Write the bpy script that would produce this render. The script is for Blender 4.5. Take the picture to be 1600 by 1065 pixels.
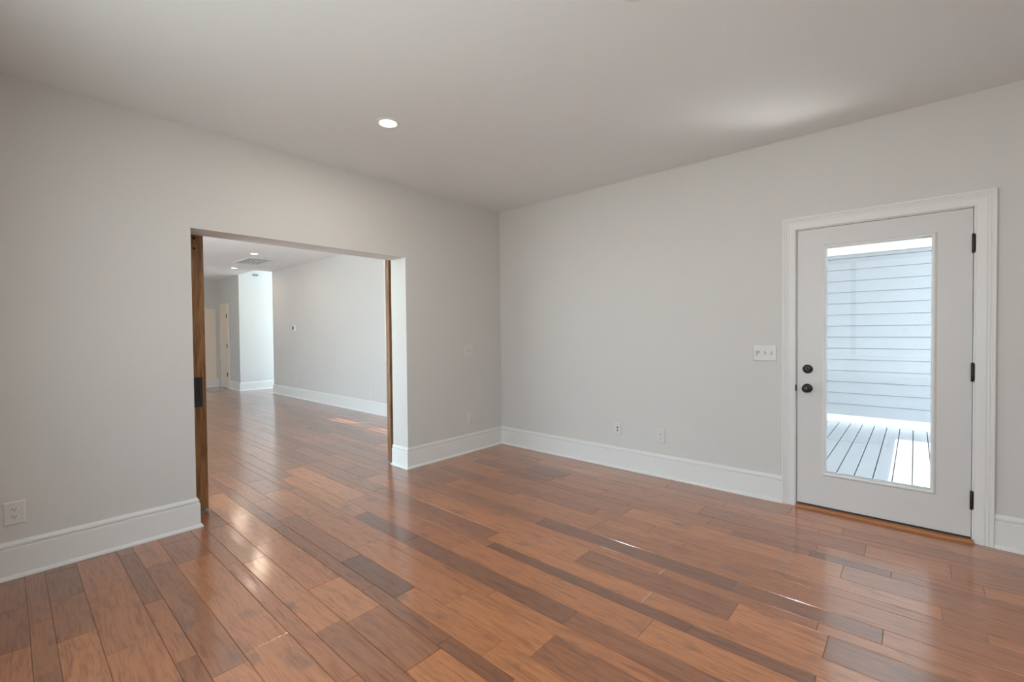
import bpy, bmesh, math, random
from mathutils import Vector, Matrix

for o in list(bpy.data.objects):
    bpy.data.objects.remove(o)
S = bpy.context.scene
COL = S.collection

# ------------------------------------------------------------------ camera
F_PX, PITCH, ROLL, YAW = 706.864, -0.0183, -0.0097, 0.7281
CAM = Vector((3.6857, -3.9336, 1.3152))
fw = Vector((-math.cos(PITCH) * math.sin(YAW), math.cos(PITCH) * math.cos(YAW), math.sin(PITCH)))
rt = Vector((math.cos(YAW), math.sin(YAW), 0))
up = rt.cross(fw)
r2 = rt * math.cos(ROLL) + up * math.sin(ROLL)
u2 = -rt * math.sin(ROLL) + up * math.cos(ROLL)
cd = bpy.data.cameras.new('camera')
cam = bpy.data.objects.new('camera', cd)
COL.objects.link(cam)
M = Matrix((r2, u2, -fw)).transposed().to_4x4()
M.translation = CAM
cam.matrix_world = M
cd.sensor_fit = 'HORIZONTAL'
cd.sensor_width = 36.0
cd.lens = F_PX * 36.0 / 1600.0
cd.clip_start = 0.02
S.camera = cam

# ------------------------------------------------------------------ view, sky, sun
S.view_settings.view_transform = 'Standard'
S.view_settings.look = 'None'
S.view_settings.gamma = 1.0
S.view_settings.exposure = 0.0
S.view_settings.use_curve_mapping = False
S.cycles.use_denoising = True
S.cycles.max_bounces = 14
S.cycles.diffuse_bounces = 8
S.cycles.transparent_max_bounces = 16
S.cycles.sample_clamp_indirect = 0.0
S.cycles.blur_glossy = 0.0
S.cycles.use_guiding = True
S.cycles.use_surface_guiding = True
S.cycles.guiding_training_samples = 32

SKY = (0.74, 0.89, 1.0)
SKY_STRENGTH = 4.6
w = bpy.data.worlds.new('sky')
S.world = w
w.use_nodes = True
bg = w.node_tree.nodes['Background']
bg.inputs['Color'].default_value = (*SKY, 1)
bg.inputs['Strength'].default_value = SKY_STRENGTH

SUN_TO = Vector((0.335, 0.355, 1.0)).normalized()
sd = bpy.data.lights.new('sun', 'SUN')
sd.energy = 14.0
sd.angle = math.radians(0.25)
sd.color = (1.0, 0.95, 0.87)
sun = bpy.data.objects.new('sun', sd)
COL.objects.link(sun)
sun.rotation_euler = SUN_TO.to_track_quat('Z', 'Y').to_euler()
sun.location = (6, 6, 9)

LAMP_W = 9.0            # each recessed lamp of the near room
LAMP_FAR_W = 5.5
LAMP_COL = (1.0, 0.93, 0.84)

H = 2.74                 # ceiling height


# ------------------------------------------------------------------ materials
def mat(name, color, rough=0.5, metal=0.0, spec=0.5, emit=None, estr=0.0, noise=0.0, nscale=30.0, bump=0.0, bscale=200.0):
    m = bpy.data.materials.new(name)
    m.use_nodes = True
    nt = m.node_tree
    b = nt.nodes['Principled BSDF']
    b.inputs['Base Color'].default_value = (*color, 1)
    b.inputs['Roughness'].default_value = rough
    b.inputs['Metallic'].default_value = metal
    b.inputs['Specular IOR Level'].default_value = spec
    if emit:
        b.inputs['Emission Color'].default_value = (*emit, 1)
        b.inputs['Emission Strength'].default_value = estr
    if noise or bump:
        tc = nt.nodes.new('ShaderNodeTexCoord')
    if noise:
        n = nt.nodes.new('ShaderNodeTexNoise')
        n.inputs['Scale'].default_value = nscale
        n.inputs['Detail'].default_value = 4
        nt.links.new(tc.outputs['Object'], n.inputs['Vector'])
        mx = nt.nodes.new('ShaderNodeMix')
        mx.data_type = 'RGBA'
        mx.inputs[6].default_value = (*[c * (1 - noise) for c in color], 1)
        mx.inputs[7].default_value = (*[min(1, c * (1 + noise)) for c in color], 1)
        nt.links.new(n.outputs['Fac'], mx.inputs[0])
        nt.links.new(mx.outputs[2], b.inputs['Base Color'])
    if bump:
        n2 = nt.nodes.new('ShaderNodeTexNoise')
        n2.inputs['Scale'].default_value = bscale
        n2.inputs['Detail'].default_value = 2
        nt.links.new(tc.outputs['Object'], n2.inputs['Vector'])
        bp = nt.nodes.new('ShaderNodeBump')
        bp.inputs['Strength'].default_value = bump
        bp.inputs['Distance'].default_value = 0.002
        nt.links.new(n2.outputs['Fac'], bp.inputs['Height'])
        nt.links.new(bp.outputs['Normal'], b.inputs['Normal'])
    return m


def glass_mat(name='clear_glass', tint=(0.96, 0.98, 0.98)):
    m = bpy.data.materials.new(name)
    m.use_nodes = True
    nt = m.node_tree
    nt.nodes.clear()
    out = nt.nodes.new('ShaderNodeOutputMaterial')
    tr = nt.nodes.new('ShaderNodeBsdfTransparent')
    tr.inputs['Color'].default_value = (*tint, 1)
    gl = nt.nodes.new('ShaderNodeBsdfGlossy')
    gl.inputs['Roughness'].default_value = 0.0
    lw = nt.nodes.new('ShaderNodeLayerWeight')      # Schlick reflectance, the same from either side of the pane
    lw.inputs['Blend'].default_value = 0.5
    pw = nt.nodes.new('ShaderNodeMath')
    pw.operation = 'POWER'
    pw.inputs[1].default_value = 5.0
    nt.links.new(lw.outputs['Facing'], pw.inputs[0])
    fr = nt.nodes.new('ShaderNodeMath')
    fr.operation = 'MULTIPLY_ADD'
    fr.inputs[1].default_value = 0.9
    fr.inputs[2].default_value = 0.010
    nt.links.new(pw.outputs[0], fr.inputs[0])
    mx = nt.nodes.new('ShaderNodeMixShader')
    nt.links.new(fr.outputs[0], mx.inputs[0])
    nt.links.new(tr.outputs[0], mx.inputs[1])
    nt.links.new(gl.outputs[0], mx.inputs[2])
    nt.links.new(mx.outputs[0], out.inputs['Surface'])
    return m


def ramp(nt, stops):
    r = nt.nodes.new('ShaderNodeValToRGB')
    e = r.color_ramp.elements
    while len(e) < len(stops):
        e.new(0.5)
    for k, (p, c) in enumerate(stops):
        e[k].position = p
        e[k].color = (*c, 1) if len(c) == 3 else c
    return r


def floor_mat():
    m = bpy.data.materials.new('hand_scraped_hardwood')
    m.use_nodes = True
    nt = m.node_tree
    L = nt.links.new
    N = nt.nodes.new
    b = nt.nodes['Principled BSDF']
    at = N('ShaderNodeAttribute')
    at.attribute_name = 'plank'
    sep = N('ShaderNodeSeparateColor')
    L(at.outputs['Color'], sep.inputs[0])          # R tone, G seed, B hue
    tc = N('ShaderNodeTexCoord')
    off = N('ShaderNodeVectorMath')
    off.operation = 'MULTIPLY_ADD'
    L(sep.outputs[1], off.inputs[0])
    off.inputs[1].default_value = (37, 19, 53)
    L(tc.outputs['Object'], off.inputs[2])
    # long grain, stretched along the boards (x), bent by a slower noise
    warp = N('ShaderNodeTexNoise')
    warp.inputs['Scale'].default_value = 2.2
    warp.inputs['Detail'].default_value = 2
    L(off.outputs[0], warp.inputs['Vector'])
    wm = N('ShaderNodeVectorMath')
    wm.operation = 'MULTIPLY_ADD'
    L(warp.outputs['Color'], wm.inputs[0])
    wm.inputs[1].default_value = (0.10, 0.07, 0.0)
    L(off.outputs[0], wm.inputs[2])
    mp = N('ShaderNodeMapping')
    mp.inputs['Scale'].default_value = (4.5, 46, 1)
    L(wm.outputs[0], mp.inputs['Vector'])
    g1 = N('ShaderNodeTexNoise')
    g1.inputs['Scale'].default_value = 1.0
    g1.inputs['Detail'].default_value = 7
    g1.inputs['Roughness'].default_value = 0.62
    g1.inputs['Distortion'].default_value = 0.6
    L(mp.outputs[0], g1.inputs['Vector'])
    # pore streaks
    mp2 = N('ShaderNodeMapping')
    mp2.inputs['Scale'].default_value = (9, 130, 1)
    L(wm.outputs[0], mp2.inputs['Vector'])
    g2 = N('ShaderNodeTexNoise')
    g2.inputs['Scale'].default_value = 1.0
    g2.inputs['Detail'].default_value = 4
    L(mp2.outputs[0], g2.inputs['Vector'])
    # dark stain smudges and knots
    mp3 = N('ShaderNodeMapping')
    mp3.inputs['Scale'].default_value = (5.0, 9.0, 1)
    L(off.outputs[0], mp3.inputs['Vector'])
    g3 = N('ShaderNodeTexNoise')
    g3.inputs['Scale'].default_value = 1.0
    g3.inputs['Detail'].default_value = 3
    L(mp3.outputs[0], g3.inputs['Vector'])
    sm = ramp(nt, [(0.60, (0, 0, 0)), (0.76, (1, 1, 1))])
    L(g3.outputs['Fac'], sm.inputs[0])
    # base tone of the board
    tone = ramp(nt, FLOOR_TONES)
    L(sep.outputs[0], tone.inputs[0])
    gr = ramp(nt, [(0.30, (0.60, 0.52, 0.47)), (0.50, (1, 1, 1)), (0.72, (1.06, 1.06, 1.06))])
    L(g1.outputs['Fac'], gr.inputs[0])
    mul = N('ShaderNodeMix')
    mul.data_type = 'RGBA'
    mul.blend_type = 'MULTIPLY'
    mul.inputs[0].default_value = 0.85
    L(tone.outputs[0], mul.inputs[6])
    L(gr.outputs[0], mul.inputs[7])
    gr2 = ramp(nt, [(0.32, (0.66, 0.60, 0.56)), (0.52, (1, 1, 1))])
    L(g2.outputs['Fac'], gr2.inputs[0])
    mul2 = N('ShaderNodeMix')
    mul2.data_type = 'RGBA'
    mul2.blend_type = 'MULTIPLY'
    mul2.inputs[0].default_value = 0.7
    L(mul.outputs[2], mul2.inputs[6])
    L(gr2.outputs[0], mul2.inputs[7])
    smx = N('ShaderNodeMix')
    smx.data_type = 'RGBA'
    smf = N('ShaderNodeMath')
    smf.operation = 'MULTIPLY'
    smf.inputs[1].default_value = 0.72
    L(sm.outputs[0], smf.inputs[0])
    L(smf.outputs[0], smx.inputs[0])
    L(mul2.outputs[2], smx.inputs[6])
    smx.inputs[7].default_value = (0.135, 0.068, 0.046, 1)
    L(smx.outputs[2], b.inputs['Base Color'])
    # satin finish
    rr = N('ShaderNodeMapRange')
    rr.inputs[3].default_value = 0.28
    rr.inputs[4].default_value = 0.38
    L(g1.outputs['Fac'], rr.inputs[0])
    L(rr.outputs[0], b.inputs['Roughness'])
    b.inputs['Specular IOR Level'].default_value = 0.35
    b.inputs['Coat Weight'].default_value = 1.0
    b.inputs['Coat Roughness'].default_value = 0.15
    b.inputs['Coat IOR'].default_value = 1.6
    # hand-scraped ripples: short waves lying along the boards
    mp4 = N('ShaderNodeMapping')
    mp4.inputs['Rotation'].default_value = (0, 0, 0.16)
    mp4.inputs['Scale'].default_value = (3.0, 36, 1)
    L(off.outputs[0], mp4.inputs['Vector'])
    g4 = N('ShaderNodeTexNoise')
    g4.inputs['Scale'].default_value = 1.0
    g4.inputs['Detail'].default_value = 1.5
    L(mp4.outputs[0], g4.inputs['Vector'])
    ad = N('ShaderNodeMath')
    ad.operation = 'MULTIPLY_ADD'
    L(g2.outputs['Fac'], ad.inputs[0])
    ad.inputs[1].default_value = 0.06
    amp = N('ShaderNodeMapRange')                   # some boards are scraped deeper than others
    amp.inputs[1].default_value = 0.25
    amp.inputs[2].default_value = 0.75
    amp.inputs[3].default_value = 0.25
    amp.inputs[4].default_value = 1.0
    L(sep.outputs[2], amp.inputs[0])
    am = N('ShaderNodeMath')
    am.operation = 'MULTIPLY'
    L(g4.outputs['Fac'], am.inputs[0])
    L(amp.outputs[0], am.inputs[1])
    L(am.outputs[0], ad.inputs[2])
    bp = N('ShaderNodeBump')
    bp.inputs['Strength'].default_value = 0.6
    bp.inputs['Distance'].default_value = 0.0026
    L(ad.outputs[0], bp.inputs['Height'])
    L(bp.outputs['Normal'], b.inputs['Normal'])
    L(bp.outputs['Normal'], b.inputs['Coat Normal'])
    return m


def oak_mat(name, dark, light, scale=(60, 60, 3.0), rough=0.45):
    m = bpy.data.materials.new(name)
    m.use_nodes = True
    nt = m.node_tree
    L = nt.links.new
    b = nt.nodes['Principled BSDF']
    tc = nt.nodes.new('ShaderNodeTexCoord')
    wp = nt.nodes.new('ShaderNodeTexNoise')
    wp.inputs['Scale'].default_value = 2.5
    L(tc.outputs['Object'], wp.inputs['Vector'])
    wm = nt.nodes.new('ShaderNodeVectorMath')
    wm.operation = 'MULTIPLY_ADD'
    L(wp.outputs['Color'], wm.inputs[0])
    wm.inputs[1].default_value = (0.06, 0.06, 0)
    L(tc.outputs['Object'], wm.inputs[2])
    mp = nt.nodes.new('ShaderNodeMapping')
    mp.inputs['Scale'].default_value = scale
    L(wm.outputs[0], mp.inputs['Vector'])
    n = nt.nodes.new('ShaderNodeTexNoise')
    n.inputs['Scale'].default_value = 1.0
    n.inputs['Detail'].default_value = 6
    n.inputs['Roughness'].default_value = 0.6
    L(mp.outputs[0], n.inputs['Vector'])
    r = ramp(nt, [(0.34, dark), (0.62, light)])
    L(n.outputs['Fac'], r.inputs[0])
    L(r.outputs[0], b.inputs['Base Color'])
    b.inputs['Roughness'].default_value = rough
    bp = nt.nodes.new('ShaderNodeBump')
    bp.inputs['Strength'].default_value = 0.2
    bp.inputs['Distance'].default_value = 0.001
    L(n.outputs['Fac'], bp.inputs['Height'])
    L(bp.outputs['Normal'], b.inputs['Normal'])
    return m


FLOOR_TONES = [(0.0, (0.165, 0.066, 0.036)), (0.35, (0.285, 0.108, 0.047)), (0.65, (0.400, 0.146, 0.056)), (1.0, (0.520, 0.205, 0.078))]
M_WALL = mat('greige_wall_paint', (0.632, 0.615, 0.588), 0.6, spec=0.25, noise=0.012, nscale=1.5, bump=0.05, bscale=350)
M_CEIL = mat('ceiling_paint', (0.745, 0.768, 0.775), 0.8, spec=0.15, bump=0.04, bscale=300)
M_CEIL_LIT = mat('ceiling_paint_daylit', (0.90, 0.91, 0.92), 0.8, spec=0.15, bump=0.04, bscale=300)  # lighter copy of the ceiling paint; far-room daylight is put into the colour
M_TRIM = mat('white_trim_paint', (0.735, 0.725, 0.705), 0.35, spec=0.4)
M_TRIM_WARM_LIT = mat('white_trim_warm_lit', (0.80, 0.70, 0.58), 0.4)  # white trim with the hall's warm lamplight put into its colour
M_DOOR = mat('white_door_paint', (0.655, 0.635, 0.62), 0.35, spec=0.4)
M_PLATE = mat('white_plastic', (0.66, 0.645, 0.62), 0.3)
M_SLOT = mat('dark_slot', (0.03, 0.028, 0.025), 0.6)
M_BRONZE = mat('oil_rubbed_bronze', (0.045, 0.036, 0.030), 0.32, metal=0.7)
M_BLACK = mat('matte_black_metal', (0.022, 0.022, 0.024), 0.45, metal=0.3)
M_RUBBER = mat('dark_door_sweep', (0.035, 0.035, 0.037), 0.45)
M_METAL = mat('grey_sill_metal', (0.32, 0.31, 0.30), 0.4, metal=0.8)
M_GLASS = glass_mat()
M_GLASS_TINT = glass_mat('daylight_bluing_glass', (0.92, 0.98, 1.0))  # blue put into the unseen glass to cool the foyer daylight
M_FLOOR = floor_mat()
M_OAK = oak_mat('stained_oak', (0.125, 0.050, 0.013), (0.300, 0.145, 0.052))
M_SADDLE = oak_mat('orange_oak_saddle', (0.30, 0.105, 0.030), (0.48, 0.20, 0.07), scale=(4, 70, 70))
M_SIDING = mat('pale_blue_siding_paint', (0.40, 0.415, 0.445), 0.6, spec=0.3)
M_EXT_WHITE = mat('white_exterior_paint', (0.85, 0.85, 0.84), 0.5)
M_DECK = mat('grey_deck_paint', (0.36, 0.37, 0.39), 0.25, spec=0.5, noise=0.06, nscale=6)
_db = M_DECK.node_tree.nodes['Principled BSDF']      # glossy clear-sealed boards
_db.inputs['Coat Weight'].default_value = 1.0
_db.inputs['Coat IOR'].default_value = 2.1
_db.inputs['Coat Roughness'].default_value = 0.25
M_SHADOW_GAP = mat('deck_underside', (0.05, 0.05, 0.05), 0.9)
M_GROUND = mat('pale_gravel_ground', (0.62, 0.60, 0.57), 0.95, noise=0.10, nscale=3)
M_LENS = mat('lit_lamp_lens', (0.9, 0.9, 0.9), 0.4, emit=(1.0, 0.93, 0.84), estr=9.0)
M_SCREEN = mat('dark_display', (0.03, 0.035, 0.035), 0.2)
M_DUCT = mat('dark_duct', (0.30, 0.30, 0.30), 0.8)


# ------------------------------------------------------------------ mesh helpers
def v_box(bm, x0, x1, y0, y1, z0, z1, bevel=0.0):
    vs = [bm.verts.new((x, y, z)) for x in (x0, x1) for y in (y0, y1) for z in (z0, z1)]
    fs = [(0, 1, 3, 2), (4, 6, 7, 5), (0, 4, 5, 1), (2, 3, 7, 6), (0, 2, 6, 4), (1, 5, 7, 3)]
    faces = [bm.faces.new([vs[i] for i in f]) for f in fs]
    if bevel:
        es = list({e for f in faces for e in f.edges})
        bmesh.ops.bevel(bm, geom=es, offset=bevel, segments=2, affect='EDGES', profile=0.5)


def v_lathe(bm, origin, axis, prof, n=32):
    """prof: (radius, height along axis)"""
    a = Vector(axis).normalized()
    p = a.orthogonal().normalized()
    q = a.cross(p)
    o = Vector(origin)
    rings = []
    for r, h in prof:
        if r < 1e-6:
            rings.append([bm.verts.new(o + a * h)])
        else:
            rings.append([bm.verts.new(o + a * h + (p * math.cos(t) + q * math.sin(t)) * r)
                          for t in (2 * math.pi * k / n for k in range(n))])
    for A, B in zip(rings, rings[1:]):
        for k in range(n):
            k2 = (k + 1) % n
            if len(A) == 1 and len(B) == 1:
                continue
            if len(A) == 1:
                bm.faces.new((A[0], B[k2], B[k]))
            elif len(B) == 1:
                bm.faces.new((A[k], A[k2], B[0]))
            else:
                bm.faces.new((A[k], A[k2], B[k2], B[k]))


def v_sweep(bm, path, prof):
    """sweep prof (d off the wall, z) along a plan path; d goes to the right of travel; mitred corners, capped ends"""
    P = [Vector((x, y)) for x, y in path]
    rings = []
    for i, p in enumerate(P):
        d0 = (P[i] - P[i - 1]).normalized() if i > 0 else None
        d1 = (P[i + 1] - P[i]).normalized() if i < len(P) - 1 else None
        n0 = Vector((d0.y, -d0.x)) if d0 else None
        n1 = Vector((d1.y, -d1.x)) if d1 else None
        if n0 is None:
            n = n1
        elif n1 is None:
            n = n0
        else:
            n = (n0 + n1) / (1 + n0.dot(n1))
        rings.append([bm.verts.new((p.x + n.x * d, p.y + n.y * d, z)) for d, z in prof])
    k = len(prof)
    for A, B in zip(rings, rings[1:]):
        for j in range(k):
            j2 = (j + 1) % k
            bm.faces.new((A[j], B[j], B[j2], A[j2]))
    bm.faces.new(rings[0])
    bm.faces.new(list(reversed(rings[-1])))


def v_casing(bm, x0, x1, ztop, zbot, prof, to_world, sill=False):
    """casing round an opening: prof (w outward from the opening, d off the wall); to_world(a, d, z)"""
    pts = [(x0, zbot, -1, 0), (x0, ztop, -1, 1), (x1, ztop, 1, 1), (x1, zbot, 1, 0)]
    rings = [[bm.verts.new(to_world(x + sx * w_, d, z + sz * w_)) for w_, d in prof] for x, z, sx, sz in pts]
    k = len(prof)
    for A, B in zip(rings, rings[1:]):
        for j in range(k):
            j2 = (j + 1) % k
            bm.faces.new((A[j], B[j], B[j2], A[j2]))
    bm.faces.new(rings[0])
    bm.faces.new(list(reversed(rings[-1])))


def obj(name, bm, material, parent=None, smooth=False):
    bmesh.ops.recalc_face_normals(bm, faces=bm.faces)
    me = bpy.data.meshes.new(name)
    bm.to_mesh(me)
    bm.free()
    me.materials.append(material)
    if smooth:
        for p in me.polygons:
            p.use_smooth = True
        try:
            me.set_sharp_from_angle(angle=math.radians(40))
        except Exception:
            pass
    o = bpy.data.objects.new(name, me)
    COL.objects.link(o)
    if parent:
        o.parent = parent
    return o


def tag(o, label, cat, group=None, kind=None):
    o['label'] = label
    o['category'] = cat
    if group:
        o['group'] = group
    if kind:
        o['kind'] = kind
    return o


def thing(name, label, cat, loc=(0, 0, 0), rotz=0.0, group=None, kind=None):
    o = bpy.data.objects.new(name, None)
    COL.objects.link(o)
    o.location = loc
    o.rotation_euler = (0, 0, rotz)
    o.empty_display_size = 0.1
    return tag(o, label, cat, group, kind)


def boxes(name, bxs, material, label=None, cat=None, parent=None, kind='structure', bevel=0.0):
    bm = bmesh.new()
    for b in bxs:
        v_box(bm, *b, bevel=bevel)
    o = obj(name, bm, material, parent)
    if label:
        tag(o, label, cat, None, kind)
    return o


def copy_thing(root, loc, rotz, label, group=None):
    r = root.copy()
    COL.objects.link(r)
    r.location = loc
    r.rotation_euler = (0, 0, rotz)
    r['label'] = label
    if group:
        r['group'] = group
    for ch in list(root.children):
        c = ch.copy()
        COL.objects.link(c)
        c.parent = r
        for g in list(ch.children):
            d = g.copy()
            COL.objects.link(d)
            d.parent = c
    return r


# ------------------------------------------------------------------ setting: floor
YA = -4.30        # back wall of the near room
XE = 5.60         # end wall of the near room
WT = 0.25         # thickness of the wall with the wide opening
O0, O1, OH = -3.077, -1.338, 2.051      # the wide opening
YB = 0.11         # right wall of the far room
XF = -8.22        # bright foyer wall
XC = -7.15        # end of the far room's right wall
YG = -0.24        # grey return of the foyer wall
XH = -9.80        # hall end wall
YL = -4.05         # far room's left wall (out of frame)


def build_floor():
    rnd = random.Random(11)
    widths = (0.076, 0.127, 0.178)
    y0, per = -3.886, 0.381
    known = {-3.886: [0.67], -3.810: [0.942], -3.683: [1.205], -3.505: [0.872, 1.47], -3.429: [0.44, 1.676], -3.302: [0.52, 1.62],
             -3.124: [0.75], -3.048: [1.717], -2.921: [0.62, 1.355], -2.743: [1.575, 2.187], -2.667: [1.752, 2.372], -2.540: [1.12, 1.989],
             -2.286: [1.285, 2.505], -2.159: [1.577, 2.80], -1.981: [2.945], -1.905: [2.70], -1.778: [3.055], -1.524: [3.006],
             -1.397: [3.25], -1.143: [3.171, 3.785], -1.016: [3.395], -0.838: [3.595], -0.762: [2.633, 3.248], -0.635: [3.47]}
    # board tones where the photograph shows a clearly dark or light board: (row, x inside the board) -> tone
    fixed = [(-2.667, 1.6, 0.02), (-2.743, 1.4, 0.30), (-2.540, 1.7, 0.72), (-2.921, 1.1, 0.75), (-2.286, 1.05, 0.05), (-2.286, 2.2, 0.18),
             (-2.743, 2.0, 0.25), (-2.743, 2.5, 0.2), (-1.778, 2.7, 0.35), (-1.905, 2.5, 0.85), (-1.981, 2.6, 0.12), (-1.981, 3.4, 0.2),
             (-2.159, 2.2, 0.75), (-1.905, 3.0, 0.8), (-2.159, 3.2, 0.9), (-1.524, 2.7, 0.15), (-1.524, 3.4, 0.3), (-3.810, 1.3, 0.8),
             (-3.886, 1.0, 0.45), (-3.683, 1.0, 0.62), (-3.505, 1.2, 0.55), (-3.683, 1.6, 0.7), (-2.667, 2.2, 0.75), (-2.667, 2.7, 0.85),
             (-2.540, 2.4, 0.85), (-2.362, 2.3, 0.75), (-1.600, 2.6, 0.7), (-1.397, 3.0, 0.6), (-2.743, 3.2, 0.8), (-2.921, 2.4, 0.85)]
    bm = bmesh.new()
    cl = bm.loops.layers.float_color.new('plank')

    def plank(xa, xb, ya, yb, tone):
        c = (tone, rnd.random(), rnd.random(), 1)
        g, b_, dz = 0.0004, 0.0022, 0.0018
        lo = [bm.verts.new(p) for p in ((xa + g, ya + g, -dz), (xb - g, ya + g, -dz), (xb - g, yb - g, -dz), (xa + g, yb - g, -dz))]
        i = g + b_
        hi = [bm.verts.new(p) for p in ((xa + i, ya + i, 0), (xb - i, ya + i, 0), (xb - i, yb - i, 0), (xa + i, yb - i, 0))]
        fs = [bm.faces.new(hi)]
        for k in range(4):
            fs.append(bm.faces.new((lo[k], lo[(k + 1) % 4], hi[(k + 1) % 4], hi[k])))
        for f in fs:
            for l in f.loops:
                l[cl] = c

    k0 = int((YL - y0) / per) - 2
    for k in range(k0, 20):
        y = y0 + k * per
        for wd in widths:
            ya, yb = y, y + wd
            y = yb
            if yb < YA - 0.05 or ya > 2.7:
                continue
            if ya > YB:
                X0, X1 = XF - 0.05, XC + 0.05
            else:
                X0, X1 = -10.0, XE
            key = min(known, key=lambda q: abs(q - ya))
            js = sorted(known[key]) if abs(key - ya) < 0.03 else [X0 + rnd.uniform(0.3, 9)]
            full = list(js)
            for a_, b_ in zip(js, js[1:]):
                while b_ - a_ > 1.7:
                    a_ += rnd.uniform(0.5, 1.2)
                    full.append(a_)
            x = js[0]
            while x > X0:
                x -= rnd.uniform(0.35, 1.35)
                full.append(max(x, X0))
            x = js[-1]
            while x < X1:
                x += rnd.uniform(0.35, 1.35)
                full.append(min(x, X1))
            full = sorted(set(full))
            for xa, xb in zip(full, full[1:]):
                if xb - xa < 0.02:
                    continue
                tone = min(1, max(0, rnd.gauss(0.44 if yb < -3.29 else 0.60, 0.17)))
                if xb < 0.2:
                    tone = min(1, max(0, rnd.gauss(0.34, 0.12)))  # same floor; the far room's duller light is put into the tone
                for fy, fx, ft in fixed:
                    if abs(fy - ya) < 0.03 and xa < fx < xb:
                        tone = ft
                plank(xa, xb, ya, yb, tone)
    # subfloor seen in the joints
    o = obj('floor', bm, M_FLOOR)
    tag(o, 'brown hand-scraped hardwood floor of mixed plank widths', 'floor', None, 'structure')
    boxes('trim_1', [(-10.0, XE, YA, YB, -0.10, -0.004), (XF, XC, YB, 2.6, -0.10, -0.004)], M_SHADOW_GAP,
          'dark underlay in the joints beneath the hardwood floor', 'subfloor')


build_floor()

# ------------------------------------------------------------------ setting: walls and ceilings
DX0, DX1, DZ = 3.024, 3.950, 2.051       # exterior door opening (jamb faces)
JT = 0.02
boxes('wall_left', [(-WT, 0, YA - 0.15, O0, 0, H), (-WT, 0, O1, 0.15, 0, H), (-WT, 0, O0, O1, OH, H)], M_WALL,
      'greige wall with the wide open doorway into the next room', 'wall')
boxes('wall_right', [(0, DX0 - JT, 0, 0.15, 0, H), (DX1 + JT, XE + 0.15, 0, 0.15, 0, H), (DX0 - JT, DX1 + JT, 0, 0.15, DZ + JT, H)], M_WALL,
      'greige wall holding the glazed white exterior door', 'wall')
# back and end walls behind the camera, with the windows that light the room
WB = (1.10, 3.95, 0.60, 2.34)
boxes('wall_back', [(0, WB[0], YA - 0.15, YA, 0, H), (WB[1], XE + 0.15, YA - 0.15, YA, 0, H),
                    (WB[0], WB[1], YA - 0.15, YA, 0, WB[2]), (WB[0], WB[1], YA - 0.15, YA, WB[3], H)], M_WALL,
      'greige wall behind the camera with a broad window', 'wall')
boxes('wall_end', [(XE, XE + 0.15, YA, 0, 0, H)], M_WALL,
      'greige end wall beyond the right edge of the photo', 'wall')
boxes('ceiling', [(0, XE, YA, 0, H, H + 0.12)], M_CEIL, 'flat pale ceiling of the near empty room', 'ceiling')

# far room
FW = (-2.52, -1.76, 0.98, 2.44)          # window in the far room's right wall
FW2 = (-1.34, -0.62, 0.98, 2.44)
xs = [XC, FW[0], FW[1], FW2[0], FW2[1], -WT]
boxes('wall_far_right', [(xs[0], xs[1], YB, YB + 0.15, 0, H), (xs[2], xs[3], YB, YB + 0.15, 0, H), (xs[4], xs[5], YB, YB + 0.15, 0, H),
                         (xs[1], xs[2], YB, YB + 0.15, 0, FW[2]), (xs[1], xs[2], YB, YB + 0.15, FW[3], H),
                         (xs[3], xs[4], YB, YB + 0.15, 0, FW[2]), (xs[3], xs[4], YB, YB + 0.15, FW[3], H)], M_WALL,
      'greige wall with a thermostat seen through the open doorway', 'wall')
FL = [(-4.3, -0.35, 0.03, 2.68), (-8.0, -6.6, 0.80, 2.30)]
boxes('wall_far_left', [(XH, FL[1][0], YL - 0.15, YL, 0, H), (FL[1][1], FL[0][0], YL - 0.15, YL, 0, H), (FL[0][1], 0, YL - 0.15, YL, 0, H)] +
      [(f[0], f[1], YL - 0.15, YL, 0, f[2]) for f in FL] + [(f[0], f[1], YL - 0.15, YL, f[3], H) for f in FL], M_WALL,
      'wall of the next room outside the picture with tall windows', 'wall')
HZ = 4.6
boxes('wall_foyer', [(XH, XF, YG, 2.6, 0, HZ)], M_WALL, 'bright daylit foyer wall seen at the far end', 'wall')
boxes('wall_foyer_side', [(XC, XC + 0.15, YB + 0.15, 0.45, 0, HZ), (XC, XC + 0.15, 2.5, 2.6, 0, HZ), (XC, XC + 0.15, 0.45, 2.5, 0, 0.25), (XC, XC + 0.15, 0.45, 2.5, 4.3, HZ), (XC, XC + 0.15, YG, YB + 0.15, H + 0.1, HZ)], M_WALL,
      'foyer side wall hidden behind the thermostat wall', 'wall')
boxes('wall_foyer_front', [(XF, XC, 2.6, 2.75, 0, 0.25), (XF, XC, 2.6, 2.75, 4.2, HZ), (XF, XF + 0.08, 2.6, 2.75, 0.25, 4.2), (XC - 0.08, XC + 0.15, 2.6, 2.75, 0, HZ)], M_WALL,
      'foyer front wall with the tall entrance window', 'wall')
boxes('wall_header', [(XF, XC, YG - 0.12, YG, H + 0.1, HZ)], M_WALL, 'wall above the edge of the far room ceiling in the foyer', 'wall')
boxes('wall_hall', [(XH - 0.15, XH, YL, YG, 0, H)], M_WALL, 'hall end wall seen past the left door edge', 'wall')
boxes('ceiling_far', [(XH, -WT, YL, YG, H, H + 0.1), (XC, -WT, YG, YB, H, H + 0.1)], M_CEIL_LIT, 'pale ceiling of the next room with lamps and a grille', 'ceiling')
boxes('ceiling_foyer_overhang', [(XF, -5.2, YG, 4.6, HZ, HZ + 0.1)], M_CEIL, 'high foyer ceiling with an added unseen overhang that blocks the sun', 'ceiling')  # reaches past the foyer as an added overhang to keep sun out

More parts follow.
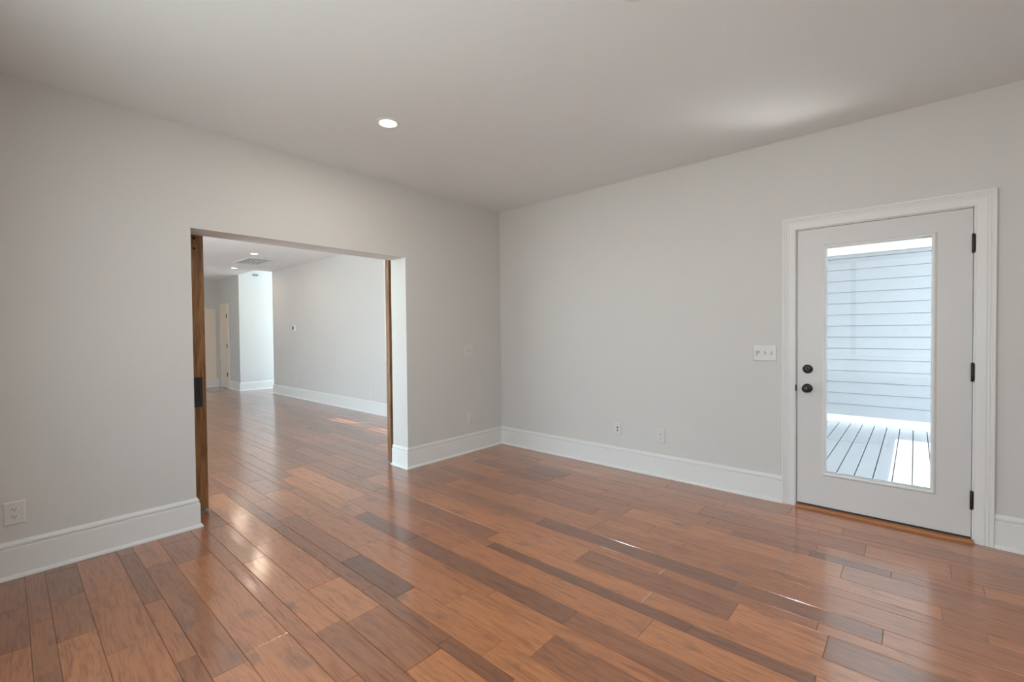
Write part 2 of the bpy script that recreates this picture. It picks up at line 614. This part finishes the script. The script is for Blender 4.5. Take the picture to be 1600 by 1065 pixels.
# ------------------------------------------------------------------ baseboards
BASE = [(0, 0), (0.032, 0), (0.032, 0.007), (0.028, 0.015), (0.0185, 0.021), (0.018, 0.160), (0.0165, 0.1665), (0.0050, 0.1680), (0.0050, 0.1745),
        (0.0135, 0.1755), (0.0140, 0.183), (0.0115, 0.190), (0.0065, 0.197), (0.0045, 0.202), (0, 0.202)]
CAS0, CAS1 = 2.935, 4.045


def baseboard(name, path, label):
    bm = bmesh.new()
    v_sweep(bm, path, BASE)
    return tag(obj(name, bm, M_TRIM), label, 'baseboard', None, 'structure')


baseboard('baseboard_left', [(0, YA), (0, O0), (-WT, O0)], 'tall white baseboard ending at the left side of the wide doorway')
baseboard('baseboard_right', [(-WT, O1), (0, O1), (0, 0), (CAS0, 0)], 'tall white baseboard running round the room corner to the door casing')
baseboard('baseboard_end', [(CAS1, 0), (XE, 0), (XE, YA), (0, YA)], 'short white baseboard at the right edge beyond the door')
baseboard('baseboard_far', [(XC, YB + 0.15), (XC, YB), (-WT, YB)][::1], 'white baseboard under the thermostat in the next room')
baseboard('baseboard_foyer', [(-8.90, YG), (XF, YG), (XF, 2.6)], 'white baseboard round the bright foyer wall corner')
baseboard('baseboard_hall', [(XH, -2.6), (XH, YG)], 'white baseboard on the hall end wall')

# ------------------------------------------------------------------ exterior door: jamb, casing, threshold
CASP = [(0, 0), (0, 0.011), (0.004, 0.014), (0.040, 0.0165), (0.046, 0.0185), (0.050, 0.0165), (0.055, 0.0165), (0.061, 0.0205), (0.066, 0.0185),
        (0.070, 0.0185), (0.074, 0.0235), (0.083, 0.0245), (0.087, 0.022), (0.087, 0)]


def wr(a, d, z):          # the right wall: faces -y
    return (a, -d, z)


bm = bmesh.new()
v_casing(bm, DX0 - 0.004, DX1 + 0.008, DZ + 0.006, 0.0, CASP, wr)
for b in ((DX0 - JT, DX0, 0.0, 0.15, 0, DZ + JT), (DX1, DX1 + JT, 0.0, 0.15, 0, DZ + JT), (DX0, DX1, 0.0, 0.15, DZ, DZ + JT),
          (DX0, DX0 + 0.012, 0.054, 0.15, 0.012, DZ), (DX1 - 0.012, DX1, 0.054, 0.15, 0.012, DZ), (DX0 + 0.012, DX1 - 0.012, 0.054, 0.15, DZ - 0.012, DZ)):
    v_box(bm, *b)
cas = tag(obj('trim_2', bm, M_TRIM), 'white moulded casing and jamb round the glazed exterior door', 'door casing', None, 'structure')
bm = bmesh.new()
v_lathe(bm, (DX0 - 0.0005, 0.004, 0.885), (1, 0, 0), [(0, -0.0022), (0.014, -0.0022), (0.014, 0.0012), (0, 0.0012)], 20)
v_box(bm, DX0 - 0.006, DX0 + 0.001, -0.0145, 0.004, 0.862, 0.908, 0.001)
sp = obj('strike_plate', bm, M_BRONZE, cas)
sp['label'] = 'dark bronze strike plate'

# threshold: wooden saddle in front of a dark metal sill
th = thing('threshold', 'orange oak threshold strip along the foot of the glazed door', 'threshold', (3.487, 0, 0))
bm = bmesh.new()
x0, x1 = -0.463, 0.470
prof = [(-0.036, 0.0), (-0.036, 0.008), (-0.031, 0.015), (-0.022, 0.0185), (0.002, 0.0185), (0.002, 0.0)]
ra = [bm.verts.new((x0, y, z)) for y, z in prof]
rb = [bm.verts.new((x1, y, z)) for y, z in prof]
for j in range(len(prof)):
    j2 = (j + 1) % len(prof)
    bm.faces.new((ra[j], rb[j], rb[j2], ra[j2]))
bm.faces.new(ra)
bm.faces.new(rb[::-1])
obj('wood_saddle', bm, M_SADDLE, th)
bm = bmesh.new()
v_box(bm, -0.4625, 0.4625, 0.0025, 0.19, -0.03, 0.0135, 0.002)
ms = obj('metal_sill', bm, M_METAL, th)
ms['label'] = 'dark metal sill behind the wood strip'

# ------------------------------------------------------------------ exterior door leaf
SX0, SX1, SZ0, SZ1 = 3.0285, 3.9455, 0.030, 2.0475
GX0, GX1, GZ0, GZ1 = 3.207, 3.762, 0.280, 1.902
dr = thing('door_1', 'white exterior door with one tall clear glass panel', 'door', (3.487, 0, 0), 0, None, 'structure')
ox = 3.487


def dbm(bxs, bevel=0.0):
    bm = bmesh.new()
    for b in bxs:
        v_box(bm, b[0] - ox, b[1] - ox, *b[2:], bevel=bevel)
    return bm


Y0, Y1 = 0.004, 0.048
obj('slab', dbm([(SX0, GX0, Y0, Y1, SZ0, SZ1), (GX1, SX1, Y0, Y1, SZ0, SZ1), (GX0, GX1, Y0, Y1, SZ0, GZ0), (GX0, GX1, Y0, Y1, GZ1, SZ1)]), M_DOOR, dr)
bm = bmesh.new()
LP = [(0.0, -0.012), (0.0, 0.004), (0.004, 0.009), (0.012, 0.0115), (0.018, 0.009), (0.024, 0.003), (0.026, -0.004)]
for sy, base in ((-1, Y0), (1, Y1)):
    pts = [(GX0, GZ0, -1, -1), (GX0, GZ1, -1, 1), (GX1, GZ1, 1, 1), (GX1, GZ0, 1, -1)]
    rings = [[bm.verts.new((x + sx * w_ - ox, base + sy * d, z + sz * w_)) for w_, d in LP] for x, z, sx, sz in pts]
    for A, B in zip(rings, rings[1:] + rings[:1]):
        for j in range(len(LP) - 1):
            bm.faces.new((A[j], B[j], B[j + 1], A[j + 1]))
obj('glazing_frame', bm, M_TRIM, dr)
bm = bmesh.new()
v_box(bm, GX0 - ox - 0.004, GX1 - ox + 0.004, 0.0225, 0.0285, GZ0 - 0.004, GZ1 + 0.004)
gl = obj('glass', bm, M_GLASS, dr)
gl['label'] = 'tall clear glass panel'
obj('door_sweep', dbm([(SX0, SX1, 0.003, 0.046, 0.016, SZ0 + 0.0005)]), M_RUBBER, dr)['label'] = 'black rubber door sweep'
# hinges
for zc in (1.832, 1.047, 0.260):
    bm = bmesh.new()
    cx_ = 3.9478 - ox
    v_lathe(bm, (cx_, -0.0045, zc - 0.054), (0, 0, 1), [(0, -0.005), (0.004, -0.005), (0.0075, 0), (0.0075, 0.035), (0.0066, 0.0355), (0.0066, 0.0362), (0.0075, 0.037),
                                                        (0.0075, 0.071), (0.0066, 0.0715), (0.0066, 0.0722), (0.0075, 0.073), (0.0075, 0.108), (0.004, 0.113), (0, 0.113)], 20)
    v_box(bm, cx_ + 0.0015, cx_ + 0.0115, -0.0006, 0.004, zc - 0.052, zc + 0.052)
    h = obj('hinge', bm, M_BRONZE, dr, True)
    h['label'] = 'dark bronze hinge'
# deadbolt and knob
KX, KZ, BZ = 3.0925, 0.885, 1.0265
bm = bmesh.new()
v_lathe(bm, (KX + 0.002 - ox, Y0, BZ), (0, -1, 0), [(0.0325, 0), (0.0325, 0.004), (0.030, 0.009), (0.025, 0.012), (0.013, 0.013), (0.012, 0.016), (0, 0.016)], 32)
db = obj('deadbolt', bm, M_BRONZE, dr, True)
db['label'] = 'dark bronze round deadbolt'
bm = bmesh.new()
v_box(bm, -0.004, 0.004, -0.013, 0.0, -0.0165, 0.0165, 0.002)
tt = obj('thumb_turn', bm, M_BRONZE, db)
tt.location = (KX + 0.002 - ox, Y0 - 0.0155, BZ)
tt.rotation_euler = (0, math.radians(-25), 0)
bm = bmesh.new()
v_lathe(bm, (KX - ox, Y0, KZ), (0, -1, 0), [(0.033, 0), (0.033, 0.004), (0.030, 0.008), (0.018, 0.011), (0.0125, 0.014), (0.0115, 0.026), (0.0145, 0.031), (0.023, 0.036),
                                            (0.0275, 0.043), (0.0285, 0.050), (0.0265, 0.057), (0.021, 0.0625), (0.0125, 0.0650), (0, 0.0655)], 32)
kn = obj('door_knob', bm, M_BRONZE, dr, True)
kn['label'] = 'dark bronze round knob'

# ------------------------------------------------------------------ sliding oak doors of the wide opening
LX0, LX1, LZ0, LZ1 = -0.335, -0.275, 0.018, 2.16


def sliding_door(name, label, y0, y1, edge):
    d = thing(name, label, 'door', (-0.305, (y0 + y1) / 2, 0), 0)
    yc = (y0 + y1) / 2
    a, b = y0 - yc, y1 - yc
    st = 0.118
    bm = bmesh.new()
    for q in ((a, a + st), (b - st, b)):
        v_box(bm, -0.030, 0.030, q[0], q[1], LZ0, LZ1, 0.003)
    obj('stile', bm, M_OAK, d)
    bm = bmesh.new()
    for q in ((LZ0, LZ0 + 0.2), (1.02, 1.16), (LZ1 - 0.13, LZ1)):
        v_box(bm, -0.029, 0.029, a + st - 0.002, b - st + 0.002, q[0], q[1])
    obj('rail', bm, M_OAK, d)
    bm = bmesh.new()
    for q in ((LZ0 + 0.199, 1.021), (1.159, LZ1 - 0.129)):
        v_box(bm, -0.012, 0.012, a + st - 0.006, b - st + 0.006, q[0], q[1])
    obj('panel', bm, M_OAK, d)
    # recessed edge pull on the room-side face
    py = (b - 0.058) if edge > 0 else (a + 0.058)
    bm = bmesh.new()
    z0, z1, hw = 0.787, 1.008, 0.0345
    v_box(bm, 0.0298, 0.0335, py - hw, py - 0.012, z0, z1, 0.0008)
    v_box(bm, 0.0298, 0.0335, py + 0.012, py + hw, z0, z1, 0.0008)
    v_box(bm, 0.0298, 0.0335, py - 0.012, py + 0.012, z0, z0 + 0.038, 0.0008)
    v_box(bm, 0.0298, 0.0335, py - 0.012, py + 0.012, z1 - 0.038, z1, 0.0008)
    v_box(bm, 0.0298, 0.0306, py - 0.013, py + 0.013, z0 + 0.03, z1 - 0.03)
    p = obj('flush_pull', bm, M_BLACK, d)
    p['label'] = 'black rectangular flush pull'
    for zz in (2.032, 1.957):
        bm = bmesh.new()
        yy = (b - 0.058) if edge > 0 else (a + 0.058)
        v_lathe(bm, (0.0295, yy, zz), (1, 0, 0), [(0.0095, 0), (0.0095, 0.003), (0.006, 0.006), (0, 0.0065)], 16)
        o = obj('bolt_head', bm, M_BLACK, d, True)
        o['label'] = 'dark round bolt head'
    return d


sliding_door('sliding_door', 'stained oak sliding door with black flush pull at the left of the doorway', -3.95, -2.936, 1)
sliding_door('sliding_door', 'stained oak sliding door edge at the right jamb of the doorway', -1.350, -0.34, -1)
for yy, nm in ((-3.06, 'left'), (-1.30, 'right')):
    bm = bmesh.new()
    v_box(bm, -0.345, -0.265, yy - 0.05, yy + 0.05 if nm == 'right' else yy + 0.118, 0.0, 0.006, 0.001)
    tag(obj('floor_guide', bm, M_METAL), 'thin grey floor guide under the %s oak sliding door' % nm, 'door guide')
bm = bmesh.new()
v_box(bm, -0.275, -0.262, -4.2, -0.1, 2.20, 2.245)
tag(obj('door_track', bm, M_BLACK), 'black sliding door track hidden above the wide doorway', 'door track')
bpy.data.objects['door_track'].location.x = 0.0

# ------------------------------------------------------------------ outlets and switches
# built facing -y at the origin (plate back on y = 0)
def plate_bm(w_, h_):
    bm = bmesh.new()
    t = 0.0065
    a, b = w_ / 2, h_ / 2
    lo = [bm.verts.new((x, 0, z)) for x, z in ((-a, -b), (a, -b), (a, b), (-a, b))]
    mi = [bm.verts.new((x, -0.003, z)) for x, z in ((-a, -b), (a, -b), (a, b), (-a, b))]
    i = 0.006
    hi = [bm.verts.new((x, -t, z)) for x, z in ((-a + i, -b + i), (a - i, -b + i), (a - i, b - i), (-a + i, b - i))]
    for A, B in ((lo, mi), (mi, hi)):
        for k in range(4):
            bm.faces.new((A[k], A[(k + 1) % 4], B[(k + 1) % 4], B[k]))
    bm.faces.new(hi)
    bm.faces.new(lo[::-1])
    return bm


def screw(parent, x, z):
    bm = bmesh.new()
    v_lathe(bm, (x, -0.0063, z), (0, -1, 0), [(0.003, 0), (0.003, 0.0008), (0.0015, 0.0012), (0, 0.0012)], 12)
    obj('screw', bm, M_PLATE, parent)


def duplex(name, label, loc, rotz, w_=0.080, h_=0.126, group='electrical outlets'):
    t = thing(name, label, 'outlet', loc, rotz, group)
    obj('cover_plate', plate_bm(w_, h_), M_PLATE, t)
    screw(t, 0, 0)
    for zc in (0.0195, -0.0195):
        bm = bmesh.new()
        pts = []
        for k in range(28):
            a_ = 2 * math.pi * k / 28
            pts.append((0.0172 * math.cos(a_), max(-0.0132, min(0.0132, 0.0172 * math.sin(a_)))))
        lo = [bm.verts.new((x, -0.0062, zc + z)) for x, z in pts]
        hi = [bm.verts.new((x * 0.96, -0.0088, zc + z * 0.96)) for x, z in pts]
        for k in range(28):
            bm.faces.new((lo[k], lo[(k + 1) % 28], hi[(k + 1) % 28], hi[k]))
        bm.faces.new(hi)
        r_ = obj('receptacle', bm, M_PLATE, t)
        bm = bmesh.new()
        v_box(bm, -0.0082, -0.0058, -0.0092, -0.0080, zc - 0.0005, zc + 0.0085)
        v_box(bm, 0.0058, 0.0082, -0.0092, -0.0080, zc + 0.0005, zc + 0.0085)
        v_lathe(bm, (0, -0.0080, zc - 0.006), (0, -1, 0), [(0.0027, 0), (0.0027, 0.0012), (0, 0.0012)], 14)
        s_ = obj('slots', bm, M_SLOT, r_)
        s_['label'] = 'dark plug slots'
    return t


def switch(name, label, loc, rotz, w_, h_, gangs, group=None):
    t = thing(name, label, 'light switch', loc, rotz, group)
    obj('cover_plate', plate_bm(w_, h_), M_PLATE, t)
    n = len(gangs)
    for k, g in enumerate(gangs):
        x = (k - (n - 1) / 2) * 0.0465
        if g == 'toggle':
            bm = bmesh.new()
            v_box(bm, x - 0.005, x + 0.005, -0.0069, -0.0062, -0.012, 0.012)
            r_ = obj('toggle_slot', bm, M_DUCT, t)
            bm = bmesh.new()
            v_box(bm, -0.0042, 0.0042, -0.014, 0.004, -0.0048, 0.0048, 0.001)
            q = obj('toggle', bm, M_PLATE, t)
            q.location = (x, -0.0065, 0.001)
            q.rotation_euler = (math.radians(28), 0, 0)
            screw(t, x, 0.030)
            screw(t, x, -0.030)
        elif g == 'dimmer':
            bm = bmesh.new()
            v_box(bm, x - 0.0165, x + 0.0165, -0.0085, -0.0060, -0.033, 0.033, 0.0008)
            r_ = obj('dimmer_body', bm, M_PLATE, t)
            bm = bmesh.new()
            v_box(bm, x - 0.0098, x - 0.0052, -0.0092, -0.0080, -0.018, 0.019)
            obj('slider_track', bm, M_SLOT, r_)['label'] = 'dark slider track'
            bm = bmesh.new()
            v_box(bm, x + 0.0035, x + 0.0100, -0.0105, -0.0080, 0.002, 0.013, 0.0006)
            obj('dimmer_button', bm, M_SLOT, r_)['label'] = 'dark square button'
    return t


RZL = math.pi / 2        # on the left wall: turned to face +x
duplex('wall_outlet', 'white double outlet on the left wall, nearest the camera', (0, -3.917, 0.354), RZL, 0.086, 0.128)
duplex('wall_outlet', 'white double outlet low on the left wall near the room corner', (0, -0.500, 0.371), RZL, 0.080, 0.128)
duplex('wall_outlet', 'white double outlet low on the right wall, nearer the glazed door', (1.972, 0, 0.366), 0, 0.080, 0.128)
# low-voltage plate with two round jacks
jp = thing('wall_jack', 'white jack plate with two dark round sockets low on the right wall', 'wall plate', (1.541, 0, 0.379), 0)
obj('cover_plate', plate_bm(0.076, 0.120), M_PLATE, jp)
for zc in (0.012, -0.016):
    bm = bmesh.new()
    v_lathe(bm, (0, -0.0062, zc), (0, -1, 0), [(0.0068, 0), (0.0068, 0.003), (0.0048, 0.003), (0.0048, 0.009), (0.0030, 0.009), (0, 0.006)], 18)
    obj('jack', bm, M_SLOT, jp)['label'] = 'dark round socket'
screw(jp, 0, 0.042)
screw(jp, 0, -0.042)
switch('light_switch', 'three-gang white switch plate beside the glazed door casing', (2.8135, 0, 1.139), 0, 0.165, 0.123, ['dimmer', 'toggle', 'toggle'])
switch('light_switch', 'two-gang white switch plate on the left wall near the corner', (0, -0.527, 1.127), RZL, 0.128, 0.128, ['toggle', 'toggle'])
# far room
switch('light_switch', 'wide white switch plate at the far end of the thermostat wall', (-6.868, YB, 1.117), 0, 0.165, 0.123, ['toggle', 'toggle', 'toggle'])
switch('light_switch', 'single white switch plate right of the thermostat in the next room', (-5.480, YB, 1.112), 0, 0.080, 0.124, ['toggle'])
duplex('wall_outlet', 'small white outlet low below the thermostat in the next room', (-5.970, YB, 0.337), 0)
duplex('wall_outlet', 'white outlet low on the next room wall close to its window', (-3.060, YB, 0.341), 0)
t = thing('thermostat', 'small white thermostat with dark screen on the next room wall', 'thermostat', (-5.995, YB, 1.455), 0)
bm = bmesh.new()
v_box(bm, -0.075, 0.075, -0.024, 0, -0.058, 0.058, 0.006)
obj('housing', bm, mat('bright_white_plastic', (0.85, 0.84, 0.82), 0.3), t)
bm = bmesh.new()
v_box(bm, -0.066, -0.004, -0.0255, -0.0235, -0.036, 0.038)
obj('screen', bm, M_SCREEN, t)['label'] = 'dark display'


# ------------------------------------------------------------------ recessed lights
def recessed(label, x, y, group, watts, col=LAMP_COL, z=H):
    t = thing('recessed_light', label, 'ceiling light', (x, y, z), 0, group)
    bm = bmesh.new()
    v_lathe(bm, (0, 0, 0), (0, 0, -1), [(0.080, 0.0), (0.080, 0.003), (0.074, 0.006), (0.060, 0.006), (0.056, 0.002), (0.0555, 0.0005)], 48)
    obj('trim_ring', bm, M_TRIM, t, True)
    bm = bmesh.new()
    v_lathe(bm, (0, 0, 0), (0, 0, -1), [(0.0557, 0.0008), (0.040, 0.0018), (0, 0.0022)], 48)
    obj('lens', bm, M_LENS, t, True)['label'] = 'glowing round lens'
    ld = bpy.data.lights.new('lamp', 'AREA')
    ld.shape = 'DISK'
    ld.size = 0.11
    ld.energy = watts
    ld.color = col
    lo = bpy.data.objects.new('lamp', ld)
    COL.objects.link(lo)
    lo.parent = t
    lo.location = (0, 0, -0.008)
    return t


recessed('lit round recessed light left of the middle of the near ceiling', 1.018, -2.18, 'near room recessed lights', LAMP_W)
recessed('lit round recessed light at the top edge of the picture', 2.822, -2.158, 'near room recessed lights', LAMP_W)
recessed('recessed light beyond the right side of the picture', 4.60, -2.10, 'near room recessed lights', LAMP_W)
recessed('lit recessed light just before the grille in the next room', -4.942, -1.002, 'next room recessed lights', LAMP_FAR_W, (1.0, 0.80, 0.62))
recessed('lit recessed light beyond the grille, farthest in the next room', -7.074, -0.670, 'next room recessed lights', LAMP_FAR_W, (1.0, 0.80, 0.62))

# ------------------------------------------------------------------ ceiling grille of the far room
gx0, gx1, gy0, gy1 = -6.22, -5.38, -0.95, -0.47
g = thing('ceiling_vent', 'white slatted return grille on the next room ceiling', 'vent', ((gx0 + gx1) / 2, (gy0 + gy1) / 2, H))
a, b = (gx1 - gx0) / 2, (gy1 - gy0) / 2
bm = bmesh.new()
for q in ((-a, a, -b, -b + 0.03), (-a, a, b - 0.03, b), (-a, -a + 0.03, -b + 0.03, b - 0.03), (a - 0.03, a, -b + 0.03, b - 0.03)):
    v_box(bm, *q, -0.014, 0.0)
obj('frame', bm, M_TRIM, g)
bm = bmesh.new()
v_box(bm, -a + 0.029, a - 0.029, -b + 0.029, b - 0.029, -0.003, -0.001)
obj('backing', bm, M_DUCT, g)['label'] = 'grey duct behind the slats'
n = 6
for k in range(n):
    yc = -b + 0.03 + (k + 0.5) * (2 * b - 0.06) / n
    bm = bmesh.new()
    v_box(bm, -a + 0.028, a - 0.028, -0.013, 0.013, -0.0015, 0.0015)
    o = obj('slat', bm, M_TRIM, g)
    o.location = (0, yc, -0.010)
    o.rotation_euler = (math.radians(-8), 0, 0)

# small grey chime high on the foyer wall
t = thing('door_chime', 'small grey box high on the bright foyer wall', 'door chime', (XF, 0.13, 2.765), RZL)
bm = bmesh.new()
v_box(bm, -0.055, 0.055, -0.035, 0, -0.022, 0.022, 0.004)
obj('housing', bm, mat('grey_plastic', (0.34, 0.38, 0.44), 0.5), t)
bm = bmesh.new()
for zz in (-0.010, 0.0, 0.010):
    v_box(bm, -0.045, 0.045, -0.0365, -0.0345, zz - 0.002, zz + 0.002)
obj('louvre', bm, M_SLOT, t)


# ------------------------------------------------------------------ windows
def window(name, label, x0, x1, z0, z1, y, depth, casing=True, bars=1, vert=0, axis='x', wall_in=-1, glass=None):
    """window in a wall lying along x at inner plane y; wall_in = direction to the room"""
    wnd = thing(name, label, 'window', ((x0 + x1) / 2, y, z0), 0, None, 'structure')
    cx_, a, h = (x0 + x1) / 2, (x1 - x0) / 2, z1 - z0
    o_ = -wall_in
    bm = bmesh.new()

    def bx(q0, q1, d0, d1, r0, r1):
        ya, yb = sorted((o_ * d0, o_ * d1))
        v_box(bm, q0, q1, ya, yb, r0, r1)
    f = 0.035
    d0, d1 = depth * 0.45, depth * 0.8
    bx(-a, -a + f, d0, d1, 0, h)
    bx(a - f, a, d0, d1, 0, h)
    bx(-a + f, a - f, d0, d1, 0, f)
    bx(-a + f, a - f, d0, d1, h - f, h)
    for k in range(bars):
        zz = h * (k + 1) / (bars + 1)
        bx(-a + f, a - f, d0, d1, zz - 0.02, zz + 0.02)
    for k in range(vert):
        xx = -a + 2 * a * (k + 1) / (vert + 1)
        bx(xx - 0.03, xx + 0.03, d0, d1, f, h - f)
    obj('window_frame', bm, M_TRIM, wnd)
    bm = bmesh.new()
    ya, yb = sorted((o_ * depth * 0.60, o_ * depth * 0.63))
    v_box(bm, -a + f * 0.8, a - f * 0.8, ya, yb, f * 0.8, h - f * 0.8)
    obj('glass', bm, glass or M_GLASS, wnd)
    if casing:
        bm = bmesh.new()
        v_casing(bm, -a, a, h, 0.0, CASP, lambda q, d, z: (q, wall_in * d, z))
        obj('window_casing', bm, M_TRIM, wnd)
        bm = bmesh.new()
        ya, yb = sorted((wall_in * 0.05, o_ * depth * 0.45))
        v_box(bm, -a - 0.13, a + 0.13, min(ya, wall_in * 0.05), max(0.0, wall_in * 0.05), -0.022, 0.0, 0.003)
        v_box(bm, -a, a, min(0, o_ * depth * 0.45), max(0, o_ * depth * 0.45), -0.0005, 0.012)
        v_box(bm, -a - 0.09, a + 0.09, min(0, wall_in * 0.016), max(0, wall_in * 0.016), -0.10, -0.022)
        obj('window_sill', bm, M_TRIM, wnd)
    return wnd


window('window_1', 'white window casing and sill tip at the right of the doorway view', FW[0], FW[1], FW[2], FW[3], YB, 0.15)
window('window_2', 'second white window of the next room hidden behind the oak door', FW2[0], FW2[1], FW2[2], FW2[3], YB, 0.15)
window('window_3', 'broad window behind the camera', WB[0], WB[1], WB[2], WB[3], YA, 0.15, False, 0, 2, wall_in=1)
window('window_4', 'wide window of the next room nearer the wide doorway', FL[0][0], FL[0][1], FL[0][2], FL[0][3], YL, 0.15, False, 0, 1, wall_in=1)
window('window_5', 'wide window of the next room farther from the wide doorway', FL[1][0], FL[1][1], FL[1][2], FL[1][3], YL, 0.15, False, 0, 2, wall_in=1)
window('window_6', 'tall foyer window round the corner', XF + 0.08, XC - 0.08, 0.25, 4.2, 2.6, 0.15, False, 3, 0, glass=M_GLASS_TINT)
boxes('added_glazing', [(XC + 0.06, XC + 0.072, 0.45, 2.5, 0.25, 4.3)], M_GLASS_TINT, 'added unseen side glazing, tinted blue, that brightens the foyer wall', 'window')  # unseen opening added to brighten the foyer wall

# ------------------------------------------------------------------ hall door and trim at the far end
bm = bmesh.new()
# casing of the hall door on the grey wall: the wall faces -y
hx0, hx1, hz = -9.50, -9.06, 2.02
v_casing(bm, hx0, hx1, hz, 0.0, [(0, 0), (0, 0.014), (0.07, 0.02), (0.085, 0.024), (0.09, 0.02), (0.09, 0)], lambda q, d, z: (q, YG - d, z))
tag(obj('trim_3', bm, M_TRIM_WARM_LIT), 'white casing with warm lamplight in its colour round the narrow hall door', 'door casing', None, 'structure')
hd = thing('door_2', 'narrow white hall door, warm lamplight in its colour, with three dark hinges at the far end', 'door', ((hx0 + hx1) / 2, YG, 0), 0, None, 'structure')
bm = bmesh.new()
v_box(bm, -0.218, 0.205, -0.010, 0.0, 0.012, hz - 0.004, 0.002)
obj('slab', bm, M_TRIM_WARM_LIT, hd)
for zc in (1.80, 1.062, 0.339):
    bm = bmesh.new()
    v_lathe(bm, (0.208, -0.016, zc - 0.05), (0, 0, 1), [(0, 0), (0.011, 0), (0.011, 0.10), (0, 0.10)], 12)
    v_box(bm, 0.150, 0.206, -0.0125, -0.0098, zc - 0.05, zc + 0.05)
    obj('hinge', bm, M_BRONZE, hd)['label'] = 'dark hinge'
# flat white panel trim on the hall end wall
bm = bmesh.new()
v_box(bm, XH, XH + 0.020, -0.60, -0.50, 0.0, 2.03, 0.002)
v_box(bm, XH, XH + 0.012, -0.50, -0.30, 0.0, 2.00, 0.002)
v_box(bm, XH, XH + 0.020, -1.50, -0.60, 1.94, 2.03, 0.002)
tag(obj('trim_4', bm, M_TRIM_WARM_LIT), 'flat white door trim with warm lamplight in its colour on the hall end wall', 'door casing', None, 'structure')

# ------------------------------------------------------------------ porch seen through the door glass
DKZ = -0.15
SY = 5.0
bm = bmesh.new()
pitch = 0.1455
x = 0.62
while x < 8.4:
    v_box(bm, x, x + pitch - 0.009, 0.16, SY + 0.02, DKZ - 0.03, DKZ)
    x += pitch
tag(obj('porch_deck', bm, M_DECK), 'grey painted board deck outside the glazed door', 'deck', None, 'structure')
boxes('deck_frame', [(0.6, 8.4, 0.16, SY + 0.02, DKZ - 0.2, DKZ - 0.035)], M_SHADOW_GAP, 'dark framing below the deck board gaps', 'deck frame')
bm = bmesh.new()
ex = 0.178
z = DKZ + 0.10
prof = []
z = DKZ + 0.10
ztop = 2.50
while z < ztop:
    z2 = min(z + ex, ztop)
    prof += [(0.0145, z), (0.003, z2 - 0.005), (-0.018, z2 - 0.005), (-0.018, z2)]
    z = z2
prof = [(-0.03, DKZ + 0.10)] + prof[:-2] + [(-0.03, ztop)]
xa, xb = 0.6, 7.6
A = [bm.verts.new((xa, SY - d, z)) for d, z in prof]
B = [bm.verts.new((xb, SY - d, z)) for d, z in prof]
for j in range(len(prof)):
    j2 = (j + 1) % len(prof)
    bm.faces.new((A[j], B[j], B[j2], A[j2]))
tag(obj('porch_siding', bm, M_SIDING), 'pale blue lap siding wall across the deck', 'siding', None, 'structure')
boxes('wall_porch', [(xa, xb, SY + 0.03, SY + 0.17, DKZ, 2.9)], M_EXT_WHITE, 'sheathing behind the pale blue lap siding', 'wall')
boxes('porch_skirt', [(xa, xb, SY - 0.022, SY + 0.0, DKZ, DKZ + 0.10)], M_EXT_WHITE, 'white skirt board at the foot of the lap siding', 'trim board')
boxes('porch_frieze', [(xa, xb, SY - 0.03, SY + 0.0, 2.50, 2.75)], M_EXT_WHITE, 'white frieze board along the top of the lap siding', 'trim board')
# porch roof ending over the deck; unseen slots and eave added to shape sun
RX = 4.47
boxes('porch_roof_sun_mask', [(-2.6, 0.3, 0.0, 0.35, 2.75, 2.83), (-2.6, 0.3, 0.43, 0.458, 2.75, 2.83), (-2.6, 0.3, 0.548, SY + 0.2, 2.75, 2.83),
                     (0.3, RX, 0.0, SY + 0.2, 2.75, 2.83), (RX, RX + 0.5, 0.0, 1.04, 2.75, 2.83)], M_EXT_WHITE, 'white porch roof over the deck with added slots and eave that shape the sun', 'porch roof')
boxes('reflector', [(-14, 0.2, YL - 9, YL - 0.16, -0.7, -0.25)], mat('pale_reflector', (0.82, 0.82, 0.82), 0.9, noise=0.04, nscale=2), 'pale patio outside the next room', 'reflector')  # unseen pale slab added to bounce sunlight up to the far ceiling
boxes('ground', [(-40, 40, -40, 40, -0.9, -0.7)], M_GROUND, 'pale gravel ground outside the house', 'ground')
